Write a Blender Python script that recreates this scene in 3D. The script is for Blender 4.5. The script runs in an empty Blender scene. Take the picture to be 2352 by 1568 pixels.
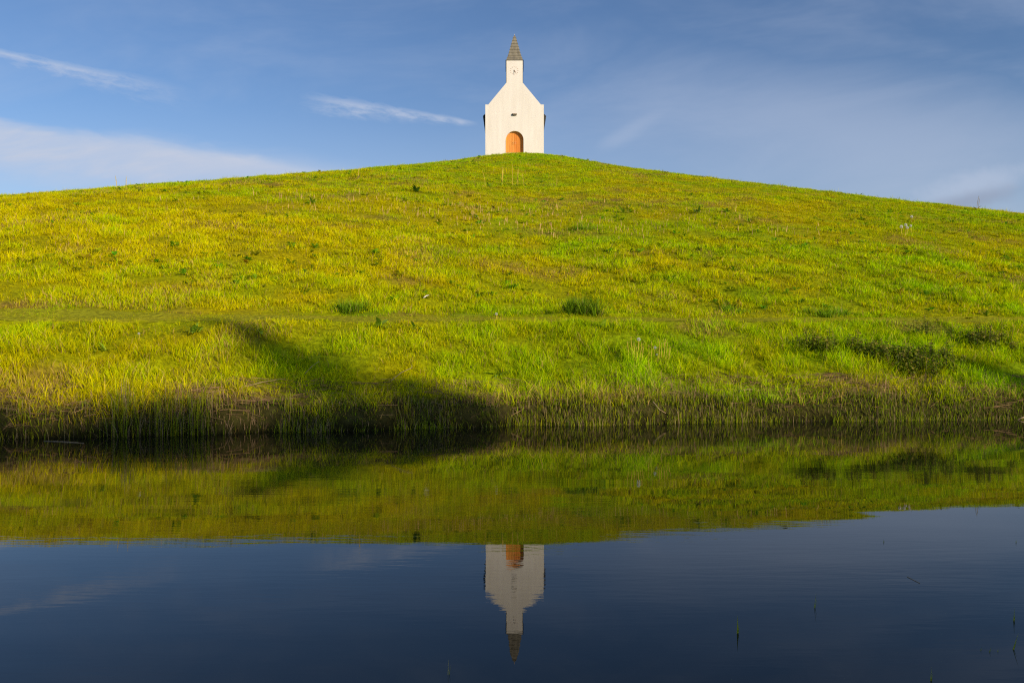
import bpy, bmesh, math, random
import numpy as np
from mathutils import Vector, Matrix

random.seed(7)
rng = np.random.default_rng(11)
scene = bpy.context.scene
col = scene.collection
R = math.radians

# ------------------------------------------------------------------ helpers
def tag(o, label=None, cat=None, group=None, kind=None):
    if label: o['label'] = label
    if cat: o['category'] = cat
    if group: o['group'] = group
    if kind: o['kind'] = kind
    return o

def empty(name, loc, rz=0.0):
    o = bpy.data.objects.new(name, None)
    o.empty_display_size = 0.2
    col.objects.link(o)
    o.location = loc
    o.rotation_euler = (0, 0, rz)
    return o

def link(name, me, mat=None, parent=None):
    o = bpy.data.objects.new(name, me)
    col.objects.link(o)
    if mat is not None:
        me.materials.append(mat)
    if parent is not None:
        o.parent = parent
    return o

def copy_tree(o, parent=None):
    c = o.copy(); col.objects.link(c); c.parent = parent
    for ch in list(o.children):
        copy_tree(ch, c)
    return c

class MB:
    """collects simple shapes, links them as ONE mesh object"""
    def __init__(self):
        self.v = []; self.f = []
    def add(self, vs, fs):
        b = len(self.v)
        self.v += [tuple(p) for p in vs]
        self.f += [[b + i for i in f] for f in fs]
    def box(self, x0, x1, y0, y1, z0, z1):
        self.add([(x0,y0,z0),(x1,y0,z0),(x1,y1,z0),(x0,y1,z0),(x0,y0,z1),(x1,y0,z1),(x1,y1,z1),(x0,y1,z1)],
                 [(3,2,1,0),(4,5,6,7),(0,1,5,4),(1,2,6,5),(2,3,7,6),(3,0,4,7)])
    def prism(self, pts, y0, y1):
        """polygon in (x,z), extruded from y0 to y1"""
        n = len(pts)
        vs = [(x, y0, z) for x, z in pts] + [(x, y1, z) for x, z in pts]
        fs = [tuple(range(n)), tuple(range(2*n-1, n-1, -1))]
        fs += [(i, n+i, n+(i+1) % n, (i+1) % n) for i in range(n)]
        self.add(vs, fs)
    def tube(self, pts, rads, n=6, cap=True):
        pts = [Vector(p) for p in pts]
        rings = []
        for i, p in enumerate(pts):
            d = (pts[min(i+1, len(pts)-1)] - pts[max(i-1, 0)]).normalized()
            a = d.cross(Vector((0, 0, 1)))
            if a.length < 1e-3: a = d.cross(Vector((1, 0, 0)))
            a.normalize(); b = a.cross(d).normalized()
            rings.append([p + (a*math.cos(2*math.pi*k/n) + b*math.sin(2*math.pi*k/n))*rads[i] for k in range(n)])
        vs = [q for r in rings for q in r]
        fs = []
        for i in range(len(pts)-1):
            for k in range(n):
                fs.append((i*n+k, i*n+(k+1) % n, (i+1)*n+(k+1) % n, (i+1)*n+k))
        if cap:
            fs.append(tuple(range(n-1, -1, -1))); fs.append(tuple(range((len(pts)-1)*n, len(pts)*n)))
        self.add(vs, fs)
    def leaf(self, base, direction, length, width, droop=0.3, fold=0.15, segs=4, shape=None):
        """pointed leaf blade bent downwards along its length"""
        d = Vector(direction).normalized()
        side = d.cross(Vector((0, 0, 1)))
        if side.length < 1e-3: side = Vector((1, 0, 0))
        side.normalize(); up = side.cross(d).normalized()
        p = Vector(base); vs = []; step = length/segs
        cur = d.copy()
        for i in range(segs+1):
            t = i/segs
            wd = width*0.5*(math.sin(math.pi*min(1, t*0.93+0.07))**0.8) if shape is None else width*0.5*shape(t)
            vs += [p - side*wd + up*wd*fold, p, p + side*wd + up*wd*fold]
            cur = (cur + Vector((0, 0, -droop/segs))).normalized()
            up = side.cross(cur).normalized()
            p = p + cur*step
        fs = []
        for i in range(segs):
            a = i*3
            fs += [(a, a+1, a+4, a+3), (a+1, a+2, a+5, a+4)]
        self.add(vs, fs)
    def build(self, name, mat, parent=None, smooth=False):
        me = bpy.data.meshes.new(name)
        me.from_pydata(self.v, [], self.f)
        bm = bmesh.new(); bm.from_mesh(me)
        if not smooth:
            bmesh.ops.recalc_face_normals(bm, faces=bm.faces)
        bm.to_mesh(me); bm.free()
        if smooth:
            me.polygons.foreach_set('use_smooth', [True]*len(me.polygons))
        me.update()
        return link(name, me, mat, parent)

# ------------------------------------------------------------------ noise
_tab = np.random.default_rng(5).random((256, 256))
def vnoise(x, y):
    xi = np.floor(x).astype(np.int64); yi = np.floor(y).astype(np.int64)
    fx = x-xi; fy = y-yi
    fx = fx*fx*(3-2*fx); fy = fy*fy*(3-2*fy)
    a = _tab[xi & 255, yi & 255]; b = _tab[(xi+1) & 255, yi & 255]
    c = _tab[xi & 255, (yi+1) & 255]; d = _tab[(xi+1) & 255, (yi+1) & 255]
    return (a*(1-fx)+b*fx)*(1-fy) + (c*(1-fx)+d*fx)*fy
def fbm(x, y, s, o=3, seed=0):
    v = 0; amp = 1; tot = 0
    for i in range(o):
        v = v + amp*vnoise(x/s*2**i + 17.3*i + seed*31.7, y/s*2**i + 9.1*i + seed*13.1)
        tot += amp; amp *= .5
    return v/tot
def sstep(a, b, x):
    t = np.clip((x-a)/(b-a), 0, 1)
    return t*t*(3-2*t)

# ------------------------------------------------------------------ terrain
YWX = np.array([-40, -14, -6.8, -3.5, 0, 3.6, 8.4, 14, 40.])
YWY = np.array([9.2, 9.2, 10.55, 11.15, 12.0, 12.5, 13.05, 13.5, 13.5])
def water_edge(x):
    w = np.interp(x, YWX, YWY)
    near = np.exp(-(x/25.0)**2)
    return w + near*(0.30*(vnoise(x*1.1+3.7, x*0+.5)-.5) + 0.18*(vnoise(x*2.9+8, x*0+4.5)-.5))
HP = [16.2509, 1.2397, 69.0589, 0.4973, 6.0492]
HTH = np.radians([-180, -120, -90, -70, -50, -25, 0, 25, 50, 70, 90, 120, 180])
HS = np.array([.19, 0.1198, 0.1443, 0.1709, 0.2024, 0.2407, 0.2967, 0.2858, 0.2355, 0.189, 0.153, 0.1222, .19])
def hill(x, y):
    dx = x-HP[1]; dy = y-HP[2]
    r = np.sqrt(dx*dx+dy*dy+4.0); th = np.arctan2(dx, -dy)
    return HP[0]-np.interp(th, HTH, HS)*(r-2)+HP[3]*np.exp(-(r-2)**2/HP[4]**2)
TB = np.array([-60, -9.7, -9.4, -9.0, -8.2, -1.2, -0.5, -0.10, 0.06, 0.22, 0.7, 1.6, 2.8, 4.0, 4.15, 5.05, 5.4, 8.0, 400])
ZB = np.array([0.5, 0.28, 0.1, -0.25, -0.9, -0.9, -0.5, -0.16, 0.10, 0.30, 0.47, 0.80, 1.21, 1.62, 1.64, 1.725, 1.80, 1.84, 1.84])
def bank_z(t, y):
    z = np.interp(t, TB, ZB)
    return np.where(t < -8.2, np.interp(y, [-30, 1.6, 2.1, 2.5, 3.2], [.55, .3, .1, -.2, -.9]), z)
def height(x, y):
    x = np.asarray(x, float); y = np.asarray(y, float)
    t = y-water_edge(x)
    b = bank_z(t, y); h = hill(x, y)
    k = .12
    m = np.maximum(b, h); d = np.abs(b-h)
    z = np.where(t > 4.2, m + np.maximum(k-d, 0)**2/(4*k), b)
    near = np.exp(-(np.maximum(np.abs(x)-40, 0)/30)**2)
    onpath = sstep(4.0, 4.2, t)*(1-sstep(5.0, 5.4, t))
    a = sstep(.15, .8, t)*(1-.85*onpath)*near
    top = sstep(5, 9, np.hypot(x-.2, y-69.5))
    z = z + a*top*(0.14*(fbm(x, y, 4.5, 2, 1)-.5) + 0.15*(fbm(x, y, 1.2, 2, 2)-.5) + .09*(vnoise(x*2.4, y*2.4)-.5))
    z = z + (1-a)*near*sstep(-.1, .1, t)*(1-onpath)*(t < 2)*0.22*(fbm(x, y, .4, 3, 3)-.5)
    return z
# the lens used for the photograph; at() turns a place seen in the photograph into a point of the terrain
F_, HY_, CX_, CAMZ = 1829.0, 765.0, 1176.0, 1.4
def at(px, py):
    u = (px-CX_)/F_; v = (HY_-py)/F_
    D = np.concatenate([np.arange(9, 30, .01), np.arange(30, 90, .03)])
    e = height(u*D, D) - (CAMZ+v*D)
    i = int(np.argmax(e >= 0))
    d = D[i] if e.max() >= 0 else D[int(np.argmax(e))]
    return Vector((u*d, d, float(height(u*d, d))))
def water_at(px, py):
    d = CAMZ*F_/(py-HY_)
    return Vector(((px-CX_)/F_*d, d, 0.0))

# ------------------------------------------------------------------ materials
def newmat(name):
    m = bpy.data.materials.new(name); m.use_nodes = True
    nt = m.node_tree; nt.nodes.clear()
    out = nt.nodes.new('ShaderNodeOutputMaterial')
    return m, nt, out
def N(nt, typ, **kw):
    n = nt.nodes.new(typ)
    for k, v in kw.items():
        if k in n.inputs.keys(): n.inputs[k].default_value = v
        else: setattr(n, k, v)
    return n
def noise_mat(name, c1, c2, scale=6.0, rough=.8, spec=.2, bump=0.0, stretch=(1, 1, 1), detail=4.0, lo=.35, hi=.65):
    m, nt, out = newmat(name)
    tc = N(nt, 'ShaderNodeTexCoord'); mp = N(nt, 'ShaderNodeMapping'); mp.inputs['Scale'].default_value = stretch
    nt.links.new(tc.outputs['Object'], mp.inputs['Vector'])
    nz = N(nt, 'ShaderNodeTexNoise'); nz.inputs['Scale'].default_value = scale; nz.inputs['Detail'].default_value = detail
    nt.links.new(mp.outputs[0], nz.inputs['Vector'])
    cr = N(nt, 'ShaderNodeValToRGB')
    cr.color_ramp.elements[0].position = lo; cr.color_ramp.elements[1].position = hi
    cr.color_ramp.elements[0].color = (*c1, 1); cr.color_ramp.elements[1].color = (*c2, 1)
    nt.links.new(nz.outputs['Fac'], cr.inputs['Fac'])
    p = N(nt, 'ShaderNodeBsdfPrincipled')
    p.inputs['Roughness'].default_value = rough; p.inputs['Specular IOR Level'].default_value = spec
    nt.links.new(cr.outputs['Color'], p.inputs['Base Color'])
    if bump:
        b = N(nt, 'ShaderNodeBump'); b.inputs['Strength'].default_value = 1; b.inputs['Distance'].default_value = bump
        nt.links.new(nz.outputs['Fac'], b.inputs['Height']); nt.links.new(b.outputs[0], p.inputs['Normal'])
    nt.links.new(p.outputs[0], out.inputs['Surface'])
    return m
def leaf_mat(name, attr=None, c1=None, c2=None, trans=.35, spec=.15, gain=1.0):
    m, nt, out = newmat(name)
    if attr:
        a = N(nt, 'ShaderNodeAttribute'); a.attribute_name = attr
        csock = a.outputs['Color']
    else:
        tc = N(nt, 'ShaderNodeTexCoord')
        nz = N(nt, 'ShaderNodeTexNoise'); nz.inputs['Scale'].default_value = 14
        nt.links.new(tc.outputs['Object'], nz.inputs['Vector'])
        cr = N(nt, 'ShaderNodeValToRGB')
        cr.color_ramp.elements[0].position = .35; cr.color_ramp.elements[1].position = .65
        cr.color_ramp.elements[0].color = (*c1, 1); cr.color_ramp.elements[1].color = (*c2, 1)
        nt.links.new(nz.outputs['Fac'], cr.inputs['Fac']); csock = cr.outputs['Color']
    p = N(nt, 'ShaderNodeBsdfPrincipled'); p.inputs['Roughness'].default_value = .55
    p.inputs['Specular IOR Level'].default_value = spec
    tr = N(nt, 'ShaderNodeBsdfTranslucent')
    mx = N(nt, 'ShaderNodeMixShader'); mx.inputs[0].default_value = trans
    nt.links.new(csock, p.inputs['Base Color']); nt.links.new(csock, tr.inputs['Color'])
    nt.links.new(p.outputs[0], mx.inputs[1]); nt.links.new(tr.outputs[0], mx.inputs[2])
    nt.links.new(mx.outputs[0], out.inputs['Surface'])
    return m

M = {}
M['blade'] = leaf_mat('grass_blades', attr='Col', trans=.36, spec=.0)
M['stalk'] = leaf_mat('dry_stalks', attr='Col', trans=.15, spec=.1)
M['plaster'] = noise_mat('white_plaster', (.71, .66, .61), (.83, .79, .76), 1.1, .9, .1, 0, (2.0, 2.0, .3), 3, .15, .85)
M['trim'] = noise_mat('grey_coping', (.5, .42, .38), (.6, .52, .47), 3)
M['slate'] = noise_mat('grey_slate', (.165, .152, .122), (.265, .235, .175), 5, .75, .25, .006, (1, 1, .3))
M['dark'] = noise_mat('dark_louvre', (.018, .02, .022), (.035, .036, .036), 8, .7, .2)
M['roofdark'] = noise_mat('dark_roof', (.03, .032, .035), (.06, .06, .06), 6, .8, .2)
M['door'] = noise_mat('orange_timber', (.62, .20, .025), (.80, .30, .05), 3.2, .5, .3, .003, (7, 1, .35))
M['door2'] = noise_mat('pale_timber', (.68, .25, .04), (.84, .37, .08), 3.2, .5, .3, .003, (7, 1, .35))
M['bronze'] = noise_mat('bronze', (.30, .13, .05), (.42, .2, .09), 10, .4, .5)
M['iron'] = noise_mat('dark_iron', (.03, .03, .03), (.05, .05, .05), 10, .5, .4)
M['lamp'] = noise_mat('lamp_housing', (.25, .2, .14), (.38, .28, .18), 8, .5, .4)
M['glass'] = noise_mat('frosted_lens', (.5, .5, .46), (.6, .6, .55), 8, .25, .5)
M['tuss'] = leaf_mat('tussock_blades', attr='Col', trans=.3, spec=.1)
M['dock'] = leaf_mat('dock_leaf', c1=(.2, .36, .015), c2=(.38, .5, .03), trans=.3)
M['dockdry'] = leaf_mat('dry_leaf', c1=(.35, .28, .10), c2=(.5, .42, .16), trans=.2)
M['nettle'] = leaf_mat('nettle_leaf', c1=(.09, .16, .006), c2=(.27, .31, .018), trans=.2)
M['nettletop'] = leaf_mat('nettle_top', c1=(.25, .23, .025), c2=(.46, .37, .06), trans=.2)
M['dockdark'] = leaf_mat('dark_dock_leaf', c1=(.07, .15, .01), c2=(.17, .29, .02), trans=.3)
M['nstem'] = noise_mat('nettle_stem', (.07, .07, .02), (.12, .1, .03), 12)
M['dstem'] = leaf_mat('flower_stem', c1=(.60, .48, .05), c2=(.72, .57, .09), trans=.3)
M['clock'] = leaf_mat('seed_fluff', c1=(.78, .78, .76), c2=(.88, .88, .86), trans=.4)
M['petal'] = leaf_mat('yellow_petal', c1=(.75, .42, .003), c2=(.85, .52, .005), trans=.2)
M['bud'] = noise_mat('bud', (.28, .2, .06), (.4, .3, .1), 20)
M['twig'] = noise_mat('dry_twig', (.30, .2, .11), (.45, .33, .2), 15)
M['palewood'] = noise_mat('pale_wood', (.55, .5, .42), (.75, .7, .6), 12)
M['shoot'] = leaf_mat('reed_shoot', c1=(.3, .36, .02), c2=(.5, .48, .03), trans=.3)
M['bark'] = noise_mat('bark', (.05, .04, .03), (.12, .09, .06), 6, .9, .1, .02, (1, 1, .2))
M['leaf'] = leaf_mat('tree_leaf', c1=(.04, .07, .012), c2=(.09, .12, .02), trans=.3)
M['floatleaf'] = leaf_mat('floating_leaf', c1=(.05, .05, .02), c2=(.12, .09, .03), trans=.1)

# ground material: soil and moss colours from a colour attribute, broken up by noise
def ground_mat(name, gain_lo=.55, gain_hi=1.25, scale=9):
    m, nt, out = newmat(name)
    a = N(nt, 'ShaderNodeAttribute'); a.attribute_name = 'Col'
    g = N(nt, 'ShaderNodeNewGeometry')
    nz = N(nt, 'ShaderNodeTexNoise'); nz.inputs['Scale'].default_value = scale; nz.inputs['Detail'].default_value = 6
    nt.links.new(g.outputs['Position'], nz.inputs['Vector'])
    mr = N(nt, 'ShaderNodeMapRange'); mr.inputs['From Min'].default_value = .3; mr.inputs['From Max'].default_value = .7
    mr.inputs['To Min'].default_value = gain_lo; mr.inputs['To Max'].default_value = gain_hi
    nt.links.new(nz.outputs['Fac'], mr.inputs['Value'])
    vm = N(nt, 'ShaderNodeVectorMath'); vm.operation = 'SCALE'
    nt.links.new(a.outputs['Color'], vm.inputs[0]); nt.links.new(mr.outputs[0], vm.inputs['Scale'])
    p = N(nt, 'ShaderNodeBsdfPrincipled'); p.inputs['Roughness'].default_value = .95; p.inputs['Specular IOR Level'].default_value = .05
    nt.links.new(vm.outputs[0], p.inputs['Base Color'])
    b = N(nt, 'ShaderNodeBump'); b.inputs['Distance'].default_value = .03
    nt.links.new(nz.outputs['Fac'], b.inputs['Height']); nt.links.new(b.outputs[0], p.inputs['Normal'])
    nt.links.new(p.outputs[0], out.inputs['Surface'])
    return m
M['ground'] = ground_mat('turf_ground')
M['path'] = ground_mat('mown_path', .5, 1.3, 11)

def water_mat():
    m, nt, out = newmat('canal_water')
    g = N(nt, 'ShaderNodeNewGeometry')
    def ripple(sx, sy, rot, detail, seed):
        mp = N(nt, 'ShaderNodeMapping'); mp.inputs['Scale'].default_value = (sx, sy, 1)
        mp.inputs['Rotation'].default_value = (0, 0, rot); mp.inputs['Location'].default_value = (seed, seed*.7, seed)
        nt.links.new(g.outputs['Position'], mp.inputs['Vector'])
        n = N(nt, 'ShaderNodeTexNoise'); n.inputs['Scale'].default_value = 1; n.inputs['Detail'].default_value = detail
        n.inputs['Roughness'].default_value = .5
        nt.links.new(mp.outputs[0], n.inputs['Vector'])
        return n.outputs['Fac']
    a = ripple(3.0, 17, .07, 3.5, 3.0)      # small ripples, crests along the canal
    b = ripple(.5, 1.6, -.12, 1.0, 11.0)    # slow swell
    c = ripple(.25, .5, .2, 1.0, 23.0)      # cat's-paw patches
    mul = N(nt, 'ShaderNodeMath'); mul.operation = 'MULTIPLY'
    mrc = N(nt, 'ShaderNodeMapRange'); mrc.inputs['From Min'].default_value = .35; mrc.inputs['From Max'].default_value = .65
    mrc.inputs['To Min'].default_value = .08; mrc.inputs['To Max'].default_value = 1.0
    nt.links.new(c, mrc.inputs['Value'])
    nt.links.new(a, mul.inputs[0]); nt.links.new(mrc.outputs[0], mul.inputs[1])
    b1 = N(nt, 'ShaderNodeBump'); b1.inputs['Distance'].default_value = .00048
    nt.links.new(mul.outputs[0], b1.inputs['Height'])
    b2 = N(nt, 'ShaderNodeBump'); b2.inputs['Distance'].default_value = .0022
    nt.links.new(b, b2.inputs['Height']); nt.links.new(b2.outputs[0], b1.inputs['Normal'])
    p = N(nt, 'ShaderNodeBsdfPrincipled')
    p.inputs['Base Color'].default_value = (.004, .006, .004, 1)
    p.inputs['Roughness'].default_value = .0; p.inputs['IOR'].default_value = 1.333
    nt.links.new(b1.outputs[0], p.inputs['Normal'])
    nt.links.new(p.outputs[0], out.inputs['Surface'])
    return m
M['water'] = water_mat()

# ------------------------------------------------------------------ ground sheet
def grow(a, b, n):
    return a + (b-a)*(np.linspace(0, 1, n+1)[1:]**3)
xs = np.concatenate([-grow(26, 4000, 26)[::-1], np.arange(-26, 36.01, .25), grow(36, 4000, 26)])
ts = np.concatenate([-grow(16, 4000, 16)[::-1], np.arange(-16, -1, .6), np.arange(-1, 6, .07), np.arange(6, 62, .33), grow(62, 4000, 34)])
X, T = np.meshgrid(xs, ts, indexing='ij')
Y = T + water_edge(X)
Z = height(X, Y)
nx, nt_ = X.shape

def turf_tint(x, y, t):
    """0 = yellow, 1 = green; plus brown/dry amount"""
    g = .42 + .75*(fbm(x, y, 6.0, 3, 4)-.5) + .9*(fbm(x, y, 1.3, 2, 5)-.5)
    g += .22*sstep(-2, 9, x)*(1-sstep(24, 40, y))                # greener to the right of the foot of the hill
    g += .20*sstep(45, 64, y) - .22*sstep(0, -9, x)*(1-sstep(26, 40, y))
    g += .25*sstep(-.5, 5, x)*(t < 4.0)
    # low trodden band of yellow moss at mid height
    g -= .18*np.exp(-((y-30)/7)**2)
    d = fbm(x, y*1.0, 2.2, 3, 6)
    dry = sstep(.60, .78, d)*.6
    dry = dry + .75*np.exp(-((t-5.3)/.35)**2)*sstep(-.5, -3, x)*sstep(.35, .6, fbm(x, y, 1.6, 2, 9))
    dry = dry + .5*np.exp(-((y-38.5)/3.5)**2)*np.exp(-((x+.5)/9)**2)*sstep(.4, .65, fbm(x, y, 2.5, 2, 8))
    dry = dry + .7*sstep(1.0, .35, t)*sstep(.35, .62, fbm(x, y, 1.0, 2, 12))
    return np.clip(g, 0, 1), np.clip(dry, 0, 1)

cY = np.array([.76, .65, .003]); cG = np.array([.40, .66, .004]); cD = np.array([.62, .42, .12]); cB = np.array([.24, .14, .035])
g_, d_ = turf_tint(X, Y, T)
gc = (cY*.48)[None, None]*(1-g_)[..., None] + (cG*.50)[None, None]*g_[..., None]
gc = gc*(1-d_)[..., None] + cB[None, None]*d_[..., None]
soil = sstep(.75, .30, T)*(T > -2)
soilc = np.array([.055, .05, .012])
gc = gc*(1-soil)[..., None] + soilc*soil[..., None]
edge_dark = sstep(.16, .02, Z)*(np.abs(T) < 1.5)
gc = gc*(1-.75*edge_dark)[..., None]  # ground colour darkened towards the waterline

def grid_mesh(name, V, nI, nJ, colors=None):
    me = bpy.data.meshes.new(name)
    idx = np.arange(nI*nJ).reshape(nI, nJ)
    q = np.stack([idx[:-1, :-1], idx[1:, :-1], idx[1:, 1:], idx[:-1, 1:]], -1).reshape(-1, 4)
    me.vertices.add(nI*nJ); me.vertices.foreach_set('co', V.astype(np.float32).ravel())
    me.loops.add(q.size); me.loops.foreach_set('vertex_index', q.astype(np.int32).ravel())
    me.polygons.add(len(q)); me.polygons.foreach_set('loop_start', np.arange(0, q.size, 4, dtype=np.int32))
    me.polygons.foreach_set('use_smooth', np.ones(len(q), bool))
    if colors is not None:
        a = me.attributes.new('Col', 'FLOAT_COLOR', 'POINT')
        c4 = np.ones((nI*nJ, 4), np.float32); c4[:, :3] = colors.reshape(-1, 3)
        a.data.foreach_set('color', c4.ravel())
    me.update(calc_edges=True); me.validate()
    return me
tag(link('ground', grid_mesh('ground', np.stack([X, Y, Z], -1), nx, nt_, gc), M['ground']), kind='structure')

# mown path along the foot of the hill
px_ = np.arange(-26, 36.01, .2); pt_ = np.linspace(4.10, 5.08, 9)
PX, PT = np.meshgrid(px_, pt_, indexing='ij'); PY = PT+water_edge(PX); PZ = height(PX, PY)+.006
pn = fbm(PX, PY, .9, 3, 20)
pc = np.array([.40, .35, .012])[None, None]*(1-pn)[..., None]+np.array([.27, .29, .012])[None, None]*pn[..., None]
tag(link('path', grid_mesh('path', np.stack([PX, PY, PZ], -1), len(px_), len(pt_), pc), M['path']), kind='structure')

# water
wx = np.linspace(-300, 300, 3); wy = np.array([1.2, 8, 17.0])
WX, WY = np.meshgrid(wx, wy, indexing='ij')
tag(link('water', grid_mesh('water', np.stack([WX, WY, WX*0], -1), 3, 3), M['water']), kind='structure')

# ------------------------------------------------------------------ grass
def blades(name, P, h, w, yaw, bend, bdir, colr, mat, root=.50, tipgain=1.2, simple=False, parent=None, flat=0.0):  # blade colour darkened at the root as painted shade, brightened at the tip
    n = len(P)
    s = np.stack([np.cos(yaw), np.sin(yaw), np.zeros(n)], -1)*(w*.5)[:, None]
    d = np.stack([np.cos(bdir), np.sin(bdir), np.zeros(n)], -1)*(bend*h)[:, None]
    up = np.zeros((n, 3)); up[:, 2] = h*np.sqrt(np.maximum(1-bend**2, .05))
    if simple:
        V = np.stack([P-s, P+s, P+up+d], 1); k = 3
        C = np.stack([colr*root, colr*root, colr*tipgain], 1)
        fl = np.tile(np.array([0, 1, 2]), (n, 1)) + (np.arange(n)*3)[:, None]
        loops = fl.ravel(); starts = np.arange(0, n*3, 3)
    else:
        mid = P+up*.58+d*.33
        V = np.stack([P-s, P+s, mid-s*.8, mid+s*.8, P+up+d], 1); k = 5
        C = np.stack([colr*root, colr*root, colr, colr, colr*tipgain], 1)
        fl = np.tile(np.array([0, 1, 3, 2, 2, 3, 4]), (n, 1)) + (np.arange(n)*5)[:, None]
        loops = fl.ravel(); starts = (np.arange(n)*7)[:, None]+np.array([0, 4])[None]; starts = starts.ravel()
    me = bpy.data.meshes.new(name)
    me.vertices.add(n*k); me.vertices.foreach_set('co', V.astype(np.float32).ravel())
    me.loops.add(len(loops)); me.loops.foreach_set('vertex_index', loops.astype(np.int32))
    me.polygons.add(len(starts)); me.polygons.foreach_set('loop_start', starts.astype(np.int32))
    a = me.attributes.new('Col', 'FLOAT_COLOR', 'POINT')
    c4 = np.ones((n*k, 4), np.float32); c4[:, :3] = C.reshape(-1, 3)
    a.data.foreach_set('color', c4.ravel())
    me.update(calc_edges=True)
    return link(name, me, mat, parent)

def scatter(y0, y1, dens, tuft=0, tr=.08, margin=1.10):
    """random ground points between two distances, inside what the photo could see; optionally in tufts"""
    hw = .643*y1*margin+1.5
    n = int((y1-y0)*2*hw*dens)
    if tuft:
        m = max(1, n//tuft)
        cx = rng.uniform(-hw, hw, m); cy = rng.uniform(y0, y1, m)
        cx = np.repeat(cx, tuft); cy = np.repeat(cy, tuft)
        rr = np.abs(rng.normal(0, tr, len(cx))); aa = rng.uniform(0, 2*np.pi, len(cx))
        x = cx+rr*np.cos(aa); y = cy+rr*np.sin(aa); out = aa
    else:
        x = rng.uniform(-hw, hw, n); y = rng.uniform(y0, y1, n); out = rng.uniform(0, 2*np.pi, n)
    keep = np.abs(x) < .643*y*margin+1.2
    return x[keep], y[keep], out[keep]

def facing(x, y):
    e = .15
    hx = (height(x+e, y)-height(x-e, y))/(2*e); hy = (height(x, y+e)-height(x, y-e))/(2*e)
    z = height(x, y)
    f = hx*x+hy*y-(z-CAMZ)
    return f/np.hypot(x, y) > -.03

def chapel_free(x, y):
    return ~((np.abs(x-.22) < 2.55) & (y > 67.95) & (y < 76))

def make_grass(specs, name, label_zone):
    Ps = [];  H = []; W = []; YW = []; BE = []; BD = []; CO = []
    for (y0, y1, dens, tuft, tr, hmin, hmax, wk, lo_t, hi_t) in specs:
        x, y, out = scatter(y0, y1, dens, tuft, tr)
        t = y-water_edge(x)
        k = (t > lo_t+.50*sstep(.40, .60, fbm(x, y, 1.2, 2, 33)+.05)*(1-.8*sstep(-2.2, .5, x))) & (t < hi_t) & chapel_free(x, y)
        x, y, out, t = x[k], y[k], out[k], t[k]
        k = facing(x, y); x, y, out, t = x[k], y[k], out[k], t[k]
        n = len(x)
        clump = fbm(x, y, .55, 2, 30)
        big = fbm(x, y, 2.6, 2, 31)
        h = (hmin+(hmax-hmin)*rng.random(n)**1.4)*(.55+.95*clump)*(.7+.6*big)
        onpath = sstep(4.0, 4.2, t)*(1-sstep(4.95, 5.3, t))
        h = h*(1-.62*onpath)*(1-.5*sstep(3.6, 4.0, t)*(t < 4.2))
        g, dry = turf_tint(x, y, t)
        thin = rng.random(n) < (.15+.85*sstep(.28, .5, clump+.15*(big-.5)))*(1-.6*dry)
        x, y, out, t, h, g, dry, onpath, clump = [q[thin] for q in (x, y, out, t, h, g, dry, onpath, clump)]
        n = len(x)
        g = np.clip(g+rng.normal(0, .22, n)+.5*(clump-.5), 0, 1)
        c = cY*(1-g)[:, None]+cG*g[:, None]
        dd = (rng.random(n) < (.06+.45*dry))[:, None]
        c = np.where(dd, cD*(.7+.5*rng.random(n))[:, None], c)
        c = c*(.55+.50*rng.random(n)+.6*(clump-.45))[:, None]*(1-.25*onpath)[:, None]
        Ps.append(np.stack([x, y, height(x, y)-.012], -1)); H.append(h)
        W.append(wk*np.hypot(x, y)*(.7+.6*rng.random(n)))
        YW.append(rng.uniform(0, np.pi, n))
        BE.append(np.clip(rng.normal(.55, .22, n), .08, .95)); BD.append(out+rng.normal(0, .5, n)); CO.append(c)
    cat = np.concatenate
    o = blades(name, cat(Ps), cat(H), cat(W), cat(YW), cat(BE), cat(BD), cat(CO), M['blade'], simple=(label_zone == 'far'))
    return o

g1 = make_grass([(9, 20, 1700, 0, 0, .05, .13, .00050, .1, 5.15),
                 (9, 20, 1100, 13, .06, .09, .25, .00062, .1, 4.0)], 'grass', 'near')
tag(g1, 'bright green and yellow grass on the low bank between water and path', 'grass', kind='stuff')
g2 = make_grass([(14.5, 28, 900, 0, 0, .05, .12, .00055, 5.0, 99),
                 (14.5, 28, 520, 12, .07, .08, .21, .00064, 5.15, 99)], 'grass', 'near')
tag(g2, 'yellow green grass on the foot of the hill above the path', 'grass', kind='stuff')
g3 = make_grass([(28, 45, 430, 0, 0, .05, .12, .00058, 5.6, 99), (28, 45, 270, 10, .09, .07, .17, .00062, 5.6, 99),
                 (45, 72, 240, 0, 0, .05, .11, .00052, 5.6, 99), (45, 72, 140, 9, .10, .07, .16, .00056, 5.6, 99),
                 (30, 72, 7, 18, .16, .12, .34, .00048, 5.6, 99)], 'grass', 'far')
tag(g3, 'green grass on the upper hill below the white chapel', 'grass', kind='stuff')

# reeds at the water's edge, dry stubble, straw
def edge_strip(n, t0, t1, x0=-11, x1=13, power=1.0):
    x = rng.uniform(x0, x1, n); t = t0+(t1-t0)*rng.random(n)**power
    y = water_edge(x)+t
    return x, y, t
x, y, t = edge_strip(26000, -.13, .38)
dens = sstep(.42, .62, fbm(x, y*0+3, .7, 3, 40)+.10*sstep(-1, -4, x)+.13*sstep(-2.2, -.5, x))
k = rng.random(len(x)) < .10+(.45+.3*sstep(-2.2, -.5, x))*dens*sstep(.30, .55, fbm(x, y*0+9, 1.6, 3, 47)+.08); x, y, t, dens = x[k], y[k], t[k], dens[k]; n = len(x)
tall = .30*sstep(-2.2, -4.5, x)
h = (.07+.18*rng.random(n)**1.5+tall*rng.random(n))*(.5+.7*dens)*(.35+1.2*fbm(x, y, 1.3, 3, 46))*(1-.38*sstep(-2.2, -.8, x))
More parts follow.
